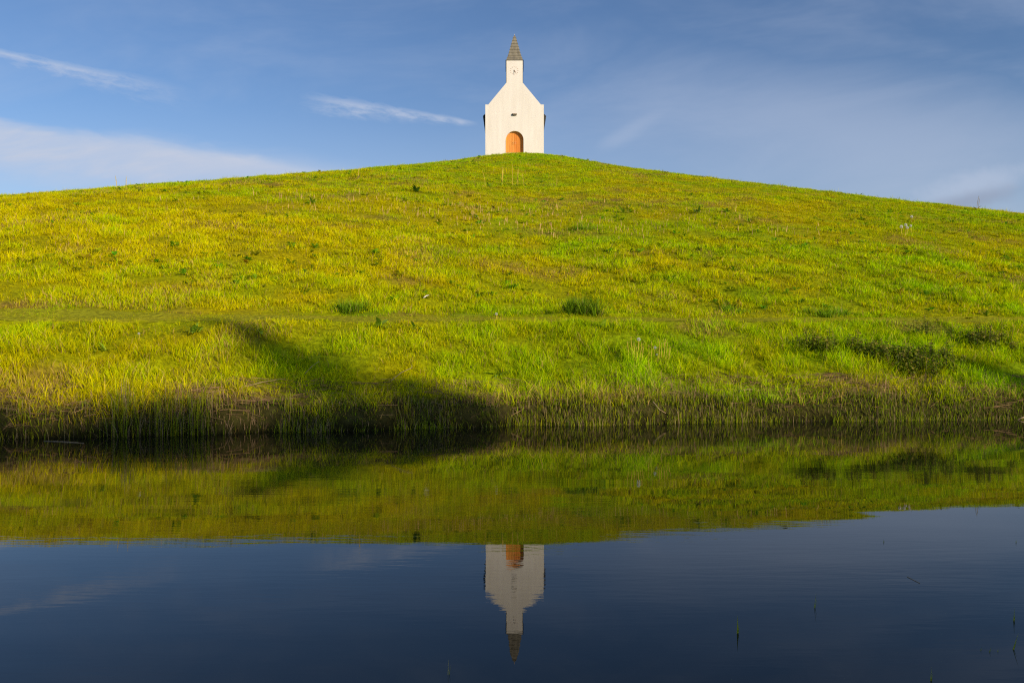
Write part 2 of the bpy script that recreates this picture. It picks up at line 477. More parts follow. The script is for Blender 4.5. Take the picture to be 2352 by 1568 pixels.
g = np.clip(.55+rng.normal(0, .25, n)+.25*sstep(2, 8, x), 0, 1)
c = np.array([.34, .29, .012])*(1-g)[:, None]+np.array([.2, .31, .012])*g[:, None]
dd = rng.random(n) < .30
c = np.where(dd[:, None], np.array([.32, .24, .12])*(.6+.6*rng.random(n))[:, None], c)
rd = blades('reeds', np.stack([x, y, np.maximum(height(x, y)-.02, -.12)], -1), h+np.maximum(0, -height(x, y)).clip(0, .12), .0065+.006*rng.random(n),
            rng.uniform(0, np.pi, n), np.clip(rng.normal(.18, .15, n), 0, .8), rng.uniform(0, 6.28, n), c, M['blade'], root=.65, tipgain=1.1)
tag(rd, 'upright green reed shoots along the water edge of the bank', 'reeds', kind='stuff')

x, y, t = edge_strip(15000, -.06, .55); n = len(x)
g = np.clip(.35+.25*sstep(-2, 0, x)+rng.normal(0, .3, n)+1.2*(fbm(x, y, .5, 2, 48)-.5), 0, 1)
c = np.array([.20, .13, .045])*(1-g)[:, None]+np.array([.22, .34, .008])*g[:, None]
eg = blades('grass', np.stack([x, y, height(x, y)-.015], -1), .04+.11*rng.random(n)**1.5, .007+.006*rng.random(n), rng.uniform(0, np.pi, n),
            np.clip(rng.normal(.55, .25, n), .05, .95), rng.uniform(0, 6.28, n), c*(.5+.8*rng.random(n))[:, None], M['blade'], root=.5, tipgain=1.15)
tag(eg, 'short matted grass and dead leaves on the steep bank face just above the water', 'grass', kind='stuff')

x, y, t = edge_strip(11000, .0, .85, power=1.2)
t = t+.28*sstep(-2, -.5, x); y = y+.28*sstep(-2, -.5, x)
patch = .06+.94*sstep(.46, .64, fbm(x, y, 1.1, 3, 41)+.10*np.exp(-((x-.5)/2.2)**2)+.06*np.exp(-((x-6)/2.5)**2))
k = rng.random(len(x)) < patch; x, y, t = x[k], y[k], t[k]; n = len(x)
c = np.array([.40, .26, .13])*(.25+.9*rng.random(n))[:, None]
st = blades('reed_stubble', np.stack([x, y, height(x, y)-.02], -1), .04+.18*rng.random(n)**1.6, .005+.006*rng.random(n), rng.uniform(0, np.pi, n),
            np.clip(rng.normal(.22, .25, n), 0, .95), rng.uniform(0, 6.28, n), c, M['stalk'], root=.8, tipgain=1.1)
tag(st, 'pale dry reed stubble standing in the brown bank above the water', 'reed stubble', kind='stuff')

def lying(name, x, y, L, w, c, lift=.03):
    """flat straws lying on the ground"""
    n = len(x); a = rng.uniform(-.7, .7, n)+np.pi*(rng.random(n) < .5)
    z = height(x, y)+lift*rng.random(n)+.02
    x2 = x+L*np.cos(a); y2 = y+L*np.sin(a)*.6; z2 = height(x2, y2)+.02+lift*rng.random(n)
    A = np.stack([x, y, z], -1); B = np.stack([x2, y2, z2], -1); o = np.zeros((n, 3)); o[:, 2] = w; o[:, 1] = -w*.5
    V = np.stack([A, B, B+o, A+o], 1)
    me = bpy.data.meshes.new(name); me.vertices.add(4*n); me.vertices.foreach_set('co', V.astype(np.float32).ravel())
    me.loops.add(4*n); me.loops.foreach_set('vertex_index', np.arange(4*n, dtype=np.int32))
    me.polygons.add(n); me.polygons.foreach_set('loop_start', np.arange(0, 4*n, 4, dtype=np.int32))
    at_ = me.attributes.new('Col', 'FLOAT_COLOR', 'POINT'); c4 = np.ones((4*n, 4), np.float32); c4[:, :3] = np.repeat(c, 4, 0)
    at_.data.foreach_set('color', c4.ravel()); me.update(calc_edges=True)
    return link(name, me, M['stalk'])
x, y, t = edge_strip(4500, .1, 1.2)
patch = .10+.9*sstep(.44, .62, fbm(x, y, 1.1, 2, 43)+.10*np.exp(-((x+4.2)/1.2)**2)+.1*np.exp(-((x-5.6)/.9)**2))
k = rng.random(len(x)) < patch; x, y = x[k], y[k]; n = len(x)
sw = lying('straw', x, y, .08+.28*rng.random(n), .005+.005*rng.random(n), np.array([.40, .26, .13])*(.2+.9*rng.random(n))[:, None])
tag(sw, 'dead straw and reed litter lying on the bank', 'straw', kind='stuff')

# dry stubble stalks half way up the hill and short weeds in patches
sc_ = at(1140, 500)
x = rng.normal(sc_.x, 6.5, 1500); y = rng.normal(sc_.y, 2.0, 1500)
k = rng.random(1500) < sstep(.35, .6, fbm(x, y, 2.2, 2, 44)); x, y = x[k], y[k]; n = len(x)
hs = blades('dry_stalks', np.stack([x, y, height(x, y)], -1), .08+.20*rng.random(n)**1.5, .011+.014*rng.random(n), rng.uniform(0, np.pi, n),
            np.clip(rng.normal(.1, .08, n), 0, .4), rng.uniform(0, 6.28, n), np.array([.72, .44, .20])*(.6+.5*rng.random(n))[:, None], M['stalk'], root=.9)
tag(hs, 'pale cut weed stalks standing half way up the hill', 'stalks', kind='stuff')

def weed_patches(n_plants):
    V = []; Fc = []; C = []
    for i in range(n_plants):
        yy = 18+54*random.random()**1.1
        xx = random.uniform(-.66, .66)*yy
        if fbm(np.array([xx]), np.array([yy]), 5, 2, 50)[0] < .47: continue
        if not facing(np.array([xx]), np.array([yy]))[0] or not chapel_free(np.array([xx]), np.array([yy]))[0]: continue
        zz = float(height(xx, yy)); s = random.uniform(.12, .26)
        gcol = (random.uniform(.14, .42), random.uniform(.28, .45), .012)
        for k in range(random.randint(4, 7)):
            a = random.uniform(0, 6.28); el = random.uniform(.2, 1.1)
            d = Vector((math.cos(a)*math.cos(el), math.sin(a)*math.cos(el), math.sin(el)))
            sd = Vector((-math.sin(a), math.cos(a), 0))*s*.22
            p0 = Vector((xx, yy, zz)); m = p0+d*s*.55; e = p0+d*s+Vector((0, 0, -.25*s))
            b = len(V); V += [p0, m-sd, e, m+sd]; Fc.append((b, b+1, b+2, b+3)); C += [gcol]*4
    me = bpy.data.meshes.new('weeds'); me.from_pydata([tuple(v) for v in V], [], Fc)
    a = me.attributes.new('Col', 'FLOAT_COLOR', 'POINT'); c4 = np.ones((len(V), 4), np.float32); c4[:, :3] = np.array(C)
    a.data.foreach_set('color', c4.ravel())
    return link('weeds', me, M['blade'])
tag(weed_patches(2400), 'small broad leaved weeds dotted over the grassy hill', 'weeds', kind='stuff')

# ------------------------------------------------------------------ plants one can point at
def tussock(p, width, ht, n, dark, label):
    sub = rng.integers(0, 5, n); sx_ = rng.normal(0, width*.24, 5); sy_ = rng.normal(0, width*.14, 5); sh_ = .65+.5*rng.random(5)
    rr = np.abs(rng.normal(0, width*.15, n)); a = rng.uniform(0, 6.28, n)
    x = sx_[sub]+rr*np.cos(a); y = sy_[sub]+rr*np.sin(a)*.8
    z = height(p.x+x, p.y+y)-p.z-.02
    g = np.clip(rng.random(n)+.2*(sh_[sub]-.9), 0, 1)
    c = (np.array([.08, .17, .004])*(1-g)[:, None]+np.array([.28, .47, .008])*g[:, None])*dark
    pale = rng.random(n) < .05
    c = np.where(pale[:, None], np.array([.42, .34, .10]), c)
    h = ht*(.4+.75*rng.random(n))*sh_[sub]
    o = blades('grass_tussock', np.stack([x, y, z], -1), h, np.full(n, .009)+.007*rng.random(n), rng.uniform(0, np.pi, n),
               np.clip(.35+1.2*rr/width+rng.normal(0, .2, n), .05, .96), a+rng.normal(0, .5, n), c, M['tuss'], root=.55)
    o.location = p
    tag(o, label, 'grass tussock', 'dark grass tussocks on the hill')
    return o
tussock(at(1342, 716), .85, .44, 700, .75, 'biggest dark green grass tussock just above the path, right of centre')
tussock(at(806, 712), .75, .36, 480, .85, 'dark green grass tussock above the path, left of centre')
tussock(at(1905, 722), .95, .30, 380, 1.1, 'mid green shaggy tussock above the path on the right of the hill')
tussock(at(1690, 716), .7, .20, 350, 1.2, 'low flattened green tussock above the path between two taller tussocks')
tussock(at(1352, 530), 1.6, .40, 300, 1.1, 'wide grass tussock alone on the middle of the hill, below the chapel')

def dock(p, size, nleaf, label, mat='dock', stalks=0, upright=.9, stalkmat='dstem', group='broad leaved dock plants'):
    t = empty('dock_plant', p, random.uniform(0, 6))
    tag(t, label, 'dock plant', group)
    mb = MB()
    for i in range(nleaf):
        a = random.uniform(0, 6.28); el = random.uniform(.35, 1.25)*upright
        d = (math.cos(a)*math.cos(el), math.sin(a)*math.cos(el), math.sin(el))
        L = size*random.uniform(.55, 1.0)
        mb.leaf((random.uniform(-.06, .06), random.uniform(-.06, .06), 0), d, L, L*random.uniform(.24, .34), random.uniform(.5, 1.1))
    mb.build('leaves', M[mat], t, smooth=True)
    for i in range(stalks):
        m = MB(); a = random.uniform(0, 6.28); L = size*random.uniform(1.6, 2.4); ln = random.uniform(.02, .2)
        b = Vector((random.uniform(-.25, .25)*size*2, random.uniform(-.1, .1), 0))
        pts = [b+Vector((math.cos(a)*ln*L*(q**1.6), math.sin(a)*ln*L*(q**1.6), L*q)) for q in (0, .35, .7, 1)]
        m.tube(pts, [.012*size/.35, .011*size/.35, .013*size/.35, .004], 5)
        m.build('stalk', M[stalkmat], t)
    return t
dock(at(868, 752), .34, 14, 'upright broad leaved plant at the path edge, left of centre')
dock(at(1384, 756), .36, 9, 'spreading pale leaved plant at the path edge, right of centre')
dock(at(452, 764), .30, 16, 'broad leaved plant on the bank just under the left part of the path')
dock(at(596, 762), .30, 12, 'broad leaved plant beside the upper tip of the long shadow')
dock(at(955, 758), .28, 9, 'low leafy plant near the path, between the two tallest path edge plants')
dock(at(120, 756), .26, 10, 'leafy plant just under the path at the far left')
dock(at(246, 806), .22, 9, 'small broad leaved plant low in the bright grass of the left bank')
dock(at(1146, 862), .26, 7, 'tall leafed plant in the grass on the middle of the lower bank')
dock(at(1122, 430), .42, 10, 'leafy dock below the chapel, leftmost of the stalked cluster', stalks=1)
dock(at(1152, 428), .50, 12, 'leafy dock below the chapel with curved pale stalks', stalks=3)
dock(at(1183, 428), .50, 12, 'leafy dock below the chapel door with straight tall stalks', stalks=3)
dock(at(1212, 432), .42, 11, 'low leafy dock below the right half of the chapel', stalks=1)
dock(at(1284, 432), .30, 6, 'thin dock with one upright pale stalk, right of the chapel', stalks=1)
dock(at(820, 414), .38, 10, 'pale dry leaved plant near the skyline left of the chapel', mat='dockdry', stalks=2)
dock(at(955, 442), .55, 16, 'dark leafy weed clump on the upper hill left of the chapel', mat='dockdark')
dock(at(280, 437), .40, 6, 'single tall stalked weed breaking the skyline on the far left', stalks=2)
dock(at(1431, 490), .45, 7, 'long leaved weed on the hill, nearest right of the chapel')
dock(at(1601, 490), .45, 9, 'dark long leaved weed on the right slope of the hill', mat='dockdark')
dock(at(1669, 488), .42, 9, 'broad leaved weed on the right slope, the outer of a pair')
dock(at(2188, 644), .42, 7, 'dark spiky weed low on the far right of the hill', mat='dockdark')
dock(at(2241, 482), .35, 6, 'small forked weed on the right skyline', mat='nettletop', stalks=2, stalkmat='bud')
dock(at(1975, 443), .40, 8, 'leafy weed just under the right skyline')
dock(at(1170, 634), .30, 7, 'dark rosette weed in the middle of the lower hill', mat='dockdark')
dock(at(720, 470), .40, 9, 'green leafy weed on the upper left of the hill')

def nettles(p, spread, nst, label):
    t = empty('nettle_clump', p)
    tag(t, label, 'nettle clump', 'nettle clumps on the right bank')
    st = MB(); lv = MB(); tp = MB()
    for i in range(nst):
        a = random.uniform(0, 6.28); r = spread*math.sqrt(random.random())
        x = r*math.cos(a)*1.3; y = r*math.sin(a)*.9
        z = float(height(p.x+x, p.y+y))-p.z-.02
        h = random.uniform(.20, .40); lx = random.uniform(-.06, .06); ly = random.uniform(-.06, .06)
        pts = [(x+lx*q, y+ly*q, z+h*q) for q in (0, .5, 1)]
        st.tube(pts, [.006, .005, .003], 4)
        for k in range(6):
            q = .25+.75*k/5; b = (x+lx*q, y+ly*q, z+h*q); a0 = k*1.57+random.uniform(-.3, .3)+a
            for s in (0, math.pi):
                L = (.075+.06*random.random())*(1.15-.45*q)
                (tp if (q > .7 and random.random() < .55) else lv).leaf(b, (math.cos(a0+s), math.sin(a0+s), .25), L, L*.5, .9, .3, 3)
    st.build('stems', M['nstem'], t); lv.build('leaves', M['nettle'], t, smooth=True); tp.build('top_leaves', M['nettletop'], t, smooth=True)
    return t
nettles(at(2110, 838), .62, 75, 'largest dark nettle clump on the right bank')
nettles(at(2268, 796), .45, 45, 'dark nettle clump at the path edge on the far right')
nettles(at(1880, 802), .32, 26, 'sparse nettle clump, leftmost on the right bank')
nettles(at(2010, 818), .40, 34, 'nettle clump joining the left side of the largest clump')
nettles(at(2150, 775), .40, 14, 'thin scatter of nettles between the two dark clumps by the path')

def puff(mb, c, r, n):
    for i in range(n):
        zc = 1-2*(i+.5)/n; a = i*2.39996; q = math.sqrt(1-zc*zc)
        d = Vector((q*math.cos(a), q*math.sin(a), zc))
        u = d.orthogonal().normalized(); v = d.cross(u)
        e = Vector(c)+d*r*.92
        for k in range(3):
            b = u*math.cos(k*1.047)+v*math.sin(k*1.047)
            mb.add([e-b*r*.42+d*r*.08, e+b*r*.42+d*r*.08, e], [(0, 1, 2)])
def dandelion_clock(head, base, r, label):
    b = at(*base)
    scale = b.y/F_
    top = Vector(((head[0]-base[0])*scale, random.uniform(-.02, .02), max(.08, (base[1]-head[1])*scale)))
    t = empty('dandelion_clock', b)
    tag(t, label, 'dandelion clock', 'white dandelion clocks')
    m = MB(); m.tube([(0, 0, -.02), tuple(top*.55+Vector((0.012, 0, .01))), tuple(top)], [.007*r/.025]*3, 5); m.build('stem', M['dstem'], t)
    m = MB(); puff(m, top, r, 90); puff(m, top, r*.75, 70)
    hd = m.build('seed_head', M['clock'], t)
    m = MB(); m.tube([tuple(top-Vector((0, 0, r*.3))), tuple(top+Vector((0, 0, r*.25)))], [r*.28, r*.22], 6); m.build('core', M['bud'], hd)
dandelion_clock((1467, 779), (1462, 824), .030, 'largest white dandelion clock among bare stems on the bank')
dandelion_clock((1505, 798), (1503, 832), .024, 'white dandelion clock second from left among the bare stems')
dandelion_clock((1509, 814), (1507, 836), .017, 'smallest, lowest white dandelion clock among the bare stems')
dandelion_clock((1140, 721), (1139, 735), .026, 'lone white dandelion clock on the path near the middle')
dandelion_clock((318, 766), (318, 782), .018, 'tiny white dandelion clock on the left bank')
dandelion_clock((2069, 521), (2068, 539), .060, 'leftmost white dandelion clock of the group on the right hill')
dandelion_clock((2079, 517), (2078, 539), .055, 'second white dandelion clock from the left on the right hill')
dandelion_clock((2083, 523), (2083, 540), .055, 'lowest white dandelion clock of the group on the right hill')
dandelion_clock((2091, 519), (2091, 538), .045, 'rightmost low white dandelion clock of the group on the right hill')
dandelion_clock((2093, 498), (2092, 512), .055, 'white dandelion clock standing above the others on the right hill')
for i, (hx, hy, bx, by) in enumerate([(1441, 788, 1444, 828), (1449, 778, 1452, 830), (1456, 790, 1457, 838), (1474, 790, 1466, 838), (1478, 800, 1470, 840),
                                      (1462, 800, 1461, 842), (1490, 796, 1489, 832), (1496, 788, 1495, 834), (1515, 786, 1512, 836), (1520, 792, 1516, 838),
                                      (1528, 782, 1522, 836), (1533, 790, 1527, 832), (1540, 800, 1533, 834), (1511, 800, 1510, 840)]):
    b = at(bx, by); s = b.y/F_
    t = empty('bare_dandelion', b)
    tag(t, 'bare pale dandelion stem with bud standing near the white clocks on the bank', 'flower stem', 'bare dandelion stems on the bank')
    top = Vector(((hx-bx)*s, 0, (by-hy)*s*1.05))
    m = MB(); m.tube([(0, 0, -.02), tuple(top*.5+Vector((.008, 0, 0))), tuple(top)], [.0062, .006, .005], 5); m.build('stem', M['dstem'], t)
    m = MB(); m.tube([tuple(top-Vector((0, 0, .004))), tuple(top+Vector((0, 0, .008))), tuple(top+Vector((0, 0, .016)))], [.004, .009, .004], 6); m.build('bud', M['bud'], t)

def dandelion(px, py, r, label):
    b = at(px, py+4)
    t = empty('dandelion_flower', b); tag(t, label, 'dandelion', 'yellow dandelions')
    hgt = random.uniform(.05, .09)
    m = MB(); m.tube([(0, 0, -.01), (0, 0, hgt)], [.004, .004], 5); m.build('stem', M['dstem'], t)
    m = MB()
    for ring, rr, el in ((14, r, .25), (11, r*.7, .6), (7, r*.4, 1.0)):
        for k in range(ring):
            a = 2*math.pi*k/ring+ring
            m.leaf((0, 0, hgt), (math.cos(a)*math.cos(el), math.sin(a)*math.cos(el)-.25, math.sin(el)), rr, r*.4, .2, .1, 2)
    m.build('petals', M['petal'], t)
for px, py, r, lb in [(1142, 731, .030, 'yellow dandelion on the path below the lone white clock'), (1150, 733, .024, 'smaller yellow dandelion just right of another on the middle of the path'),
                      (1628, 760, .034, 'yellow dandelion under the path, left of a pair on the right bank'), (1649, 760, .034, 'yellow dandelion under the path, right of a pair near the pale clocks'),
                      (1991, 744, .034, 'yellow dandelion on the path edge, left of a pair above the nettles'), (2004, 741, .030, 'yellow dandelion on the path edge, right of a pair above the nettles'),
                      (612, 731, .028, 'yellow dandelion at the far edge of the path on the left'), (619, 732, .026, 'yellow dandelion right beside another at the left path edge'),
                      (1140, 486, .055, 'yellow dandelion among the cut stalks half way up the hill')]:
    dandelion(px, py, r, lb)

def stick(name, pts, rads, mat, label, cat, group=None):
    o = Vector(pts[0]); m = MB(); m.tube([tuple(Vector(p)-o) for p in pts], rads, 6)
    ob = m.build(name, mat, None, smooth=True); ob.location = o
    tag(ob, label, cat, group); return ob
U = Vector((0, 0, 1))
a, b = at(973, 694), at(985, 691)
stick('wood_sliver', [a+U*.10, (a+b)/2+U*.13, b+U*.13], [.010, .013, .009], M['palewood'], 'short white stick lying in the grass above the path', 'stick')
a, b = at(700, 873), at(733, 858)
stick('twig', [a+U*.10, (a+b)/2+U*.17, b+U*.2], [.004, .0035, .002], M['twig'], 'thin dry twig lying across the shaded bank, left of centre', 'twig', 'dry twigs on the bank')
a, b = at(898, 892), at(946, 876)
stick('twig', [a+U*.12, (a+b)/2+U*.2, b+U*.22, b+U*.34], [.006, .005, .005, .002], M['twig'], 'bent dry twig on the bank at the foot of the dark shadow', 'twig', 'dry twigs on the bank')
a, b = at(556, 897), at(656, 884)
stick('twig', [a+U*.05, (a+b)/2+U*.09, b+U*.1], [.004, .004, .002], M['twig'], 'long dry reed stem lying on the left bank above the reeds', 'twig', 'dry twigs on the bank')
a, b = at(1500, 938), at(1530, 958)
stick('twig', [a+U*.10, (a+b)/2+U*.04, b+U*.05], [.007, .007, .004], M['twig'], 'grey dead branch sloping down to the water, right of centre', 'twig', 'dry twigs on the bank')
a, b = at(1695, 908), at(1735, 903)
stick('twig', [a+U*.06, (a+b)/2+U*.08, b+U*.06], [.007, .006, .004], M['twig'], 'pale stem lying on the right bank above the reeds', 'twig', 'dry twigs on the bank')
w1 = water_at(2338, 964)
stick('driftwood', [w1+Vector((0, 0, .0)), w1+Vector((.10, .02, .035)), w1+Vector((.26, 0, .03))], [.008, .014, .009], M['twig'], 'pale piece of driftwood at the water edge on the far right', 'driftwood')
a, b = water_at(99, 1013), water_at(191, 1018)
stick('floating_reed', [a+U*.003, (a+b)/2+U*.004+Vector((0, .02, 0)), b+U*.003], [.004, .005, .003], M['twig'], 'long thin stem floating by the left reeds', 'floating stem')
a, b = water_at(2087, 1326), water_at(2116, 1341)
stick('floating_reed', [a+U*.001, b+U*.001], [.0022, .0016], M['twig'], 'short straight stem floating on the dark water at lower right', 'floating stem')
m = MB(); m.leaf((0, 0, 0), (1, .15, .05), .05, .022, .1); fo = m.build('floating_leaf', M['floatleaf'], None, True); fo.location = water_at(1798, 1211)+U*.006
tag(fo, 'small brown leaf floating just below the mirrored hill edge', 'leaf')

for (px, py, hp, ln, lb) in [(1696, 1456, 42, .0, 'tall straight reed shoot standing alone in the dark water, lower right'), (1871, 1398, 38, .12, 'leaning green reed shoot farther out in the water'),
                         (2332, 1428, 32, .05, 'reed shoot in the water at the right edge, upper of two'), (2326, 1494, 42, .3, 'leaning reed shoot in the water at the right edge, lower of two'),
                         (2271, 1500, 14, .3, 'tallest of three stubby reed tips near the lower right corner'), (2253, 1496, 9, .2, 'left stubby reed tip near the lower right corner'),
                         (2292, 1499, 8, .2, 'right stubby reed tip near the lower right corner'), (2142, 1566, 32, .03, 'thin reed shoot at the bottom edge, right side'),
                         (2032, 1246, 7, .0, 'tiny reed tip just below the mirrored hill on the right'), (2336, 1247, 9, .05, 'tiny reed tip at the right edge below the mirrored hill'),
                         (1028, 1552, 38, .03, 'faint thin reed shoot near the bottom, left of the mirrored spire')]:
    p = water_at(px, py); h = hp*p.y/F_
    m = MB(); m.leaf((0, 0, -.04), (ln, 0, 1), h+.04, .009, .0, .3, 4, shape=lambda q: max(.02, 1-q**1.5))
    m.leaf((0, 0, -.04), (ln+.12, .1, 1), h*.55+.04, .007, .0, .3, 3, shape=lambda q: max(.02, 1-q**1.5))
    o = m.build('reed_shoot', M['shoot'], None, True); o.location = p
    tag(o, lb, 'reed shoot', 'reed shoots standing in the open water')

# ------------------------------------------------------------------ chapel
CZ = 16.72
ch = empty('chapel', (.22, 68.0, CZ))
tag(ch, 'small white chapel with pointed grey spire on top of the grassy hill', 'chapel')
HWD = 2.49
def arch(r, spring, n=16, z0=None):
    pts = [(-r, z0)] if z0 is not None else []
    pts += [(-r*math.cos(math.pi*i/n), spring+r*.99*math.sin(math.pi*i/n)) for i in range(n+1)]
    if z0 is not None: pts += [(r, z0)]
    return pts
TWX = .69
AR, SP = .765, 1.13
out_ = [(-HWD, -.7)] + arch(AR, SP, 20, -.7) + [(HWD, -.7), (HWD, 4.12), (HWD-.25, 4.12), (TWX, 5.98), (TWX, 7.86), (-TWX, 7.86), (-TWX, 5.98), (-HWD+.25, 4.12), (-HWD, 4.12)]
out_ = [( -HWD, -.7)] + [(x-.0, z) for x, z in arch(AR, SP, 20, -.7)] + out_[-9:]
m = MB(); m.prism(out_, 0, .36); m.build('facade', M['plaster'], ch)
m = MB()
m.prism([(-2.40, -.7), (2.40, -.7), (2.40, 3.30), (.0, 5.55), (-2.40, 3.30)], .36, 6.6)
m.build('nave_wall', M['plaster'], ch)
m = MB()
for s in (-1, 1):
    m.prism([(s*2.70, 3.17), (s*2.70, 3.27), (0, 5.80), (0, 5.70)], .37, 6.75)
m.build('roof', M['roofdark'], ch)
for s in (-1, 1):   # boarded eaves that taper back to the side wall
    m = MB(); m.prism([(s*2.405, 3.45), (s*2.69, 3.16), (s*2.67, 3.05), (s*2.50, 2.05), (s*2.405, 1.95)], .38, 6.6)
    m.build('eaves_board', M['roofdark'], ch)
m = MB(); m.box(-TWX+.004, TWX-.004, .36, 1.38, 4.6, 7.856); m.build('tower', M['plaster'], ch)
for s in (-1, 1):
    m = MB()
    m.box(min(s*TWX, s*(TWX+.075)), max(s*TWX, s*(TWX+.075)), .04, 1.36, 7.32, 7.86); m.build('belfry_louvre', M['dark'], ch)
    m = MB()
    for i in range(6):
        z = 6.27+i*.15
        m.add([(s*TWX, .14, z), (s*(TWX+.045), .14, z-.01), (s*(TWX+.045), 1.24, z-.01), (s*TWX, 1.24, z),
               (s*TWX, .14, z+.14), (s*(TWX+.035), .14, z+.12), (s*(TWX+.035), 1.24, z+.12), (s*TWX, 1.24, z+.14)],
              [(3,2,1,0),(4,5,6,7),(0,1,5,4),(1,2,6,5),(2,3,7,6),(3,0,4,7)])
    m.build('side_louvre', M['dark'], ch)
# spire: eight overlapping courses, flared at the foot
m = MB(); cy = .69
m.box(-.765, .765, cy-.72, cy+.76, 7.862, 7.905); m.build('eaves_board', M['dark'], ch)
lev = [(7.905, .715), (8.10, .625), (8.36, .535), (8.645, .455), (8.92, .385), (9.20, .315), (9.46, .245), (9.74, .175), (10.0, .11), (10.27, .012)]
m = MB()
for i in range(len(lev)-1):
    z0, r0 = lev[i]; z1, r1 = lev[i+1]
    r0b = r0+(.04 if i else 0)
    z0b = z0-(.02 if i else 0)
    m.add([(-r0b, cy-r0b, z0b), (r0b, cy-r0b, z0b), (r0b, cy+r0b, z0b), (-r0b, cy+r0b, z0b), (-r1, cy-r1, z1), (r1, cy-r1, z1), (r1, cy+r1, z1), (-r1, cy+r1, z1)],
          [(3,2,1,0),(4,5,6,7),(0,1,5,4),(1,2,6,5),(2,3,7,6),(3,0,4,7)])
sp = m.build('spire', M['slate'], ch)
m = MB(); m.tube([(0, cy, 10.24), (0, cy, 10.36)], [.028, .012], 6); m.build('finial', M['trim'], sp)
# door: two plank leaves set back in the arch
def leaf_poly(s, r, spring, z0):
    n = 12
    pts = [(s*.008, z0), (s*r, z0)] + [(s*r*math.cos(math.pi/2*i/n), spring+r*.99*math.sin(math.pi/2*i/n)) for i in range(n)] + [(s*.008, spring+r*.99)]
    return pts
for s, mt in ((-1, 'door2'), (1, 'door')):
    m = MB(); m.prism(leaf_poly(s, AR-.01, SP, -.3), .27, .32)
    dl = m.build('door_leaf', M[mt], ch)
    m = MB()
    for k in range(5):    # raised planks
        x0 = .02+k*.145; x1 = x0+.125
        zt = SP+math.sqrt(max(0, (AR-.03)**2-x1**2))
        m.box(min(s*x0, s*x1), max(s*x0, s*x1), .255, .269, -.3, zt)
    m.build('planks', M[mt], dl)
    m = MB(); m.tube([(s*.07, .18, .82), (s*.07, .13, .84), (s*.07, .13, .98), (s*.07, .18, 1.0)], [.012]*4, 6); m.build('handle', M['glass'], dl)
m = MB(); m.box(-.025, .025, .24, .268, -.3, SP+AR-.02); m.build('door_post', M['door'], ch)
m = MB(); m.box(-.76, .76, -.25, .28, -.7, -.02); m.build('door_step', M['trim'], ch)
# clock: twelve bars and two hands on the tower front
ck = MB(); ck.tube([(-.03, 0, 7.005), (-.03, -.03, 7.005)], [.035, .03], 10); ckc = ck.build('clock', M['iron'], ch)
cxx, czz = -.03, 7.005
for k in range(12):
    a = k*math.pi/6; d = Vector((math.sin(a), 0, math.cos(a))); s_ = Vector((math.cos(a), 0, -math.sin(a)))*.013
    p = Vector((cxx, -.012, czz)); q0 = p+d*.285; q1 = p+d*.355; yv = Vector((0, .012, 0))
    m = MB(); m.add([q0-s_, q0+s_, q1+s_, q1-s_, q0-s_+yv, q0+s_+yv, q1+s_+yv, q1-s_+yv], [(0,1,2,3),(7,6,5,4),(0,4,5,1),(1,5,6,2),(2,6,7,3),(3,7,4,0)])
    m.build('hour_mark', M['bronze'], ckc)
for nm, a, L, wd, yy, mt in (('minute_hand', math.pi*1.02, .34, .016, -.034, 'iron'), ('hour_hand', math.pi*.78, .22, .024, -.026, 'bronze')):
    d = Vector((math.sin(a), 0, math.cos(a))); s_ = Vector((math.cos(a), 0, -math.sin(a)))*wd
    p = Vector((cxx, yy, czz)); q0 = p-d*.05; q1 = p+d*L; yv = Vector((0, .007, 0))
    m = MB(); m.add([q0-s_, q0+s_, q1+s_*.5, q1-s_*.5, q0-s_+yv, q0+s_+yv, q1+s_*.5+yv, q1-s_*.5+yv], [(0,1,2,3),(7,6,5,4),(0,4,5,1),(1,5,6,2),(2,6,7,3),(3,7,4,0)])
    m.build(nm, M[mt], ckc)
# wall lamp over the door
m = MB(); m.box(-.14, .19, -.17, 0, 3.235, 3.33)
lm = m.build('wall_lamp', M['lamp'], ch)
m = MB(); m.box(-.12, .17, -.155, -.01, 3.195, 3.233); m.build('lens', M['iron'], lm)
m = MB(); m.box(-.20, -.142, -.10, -.001, 3.22, 3.35); m.build('bracket', M['iron'], lm)

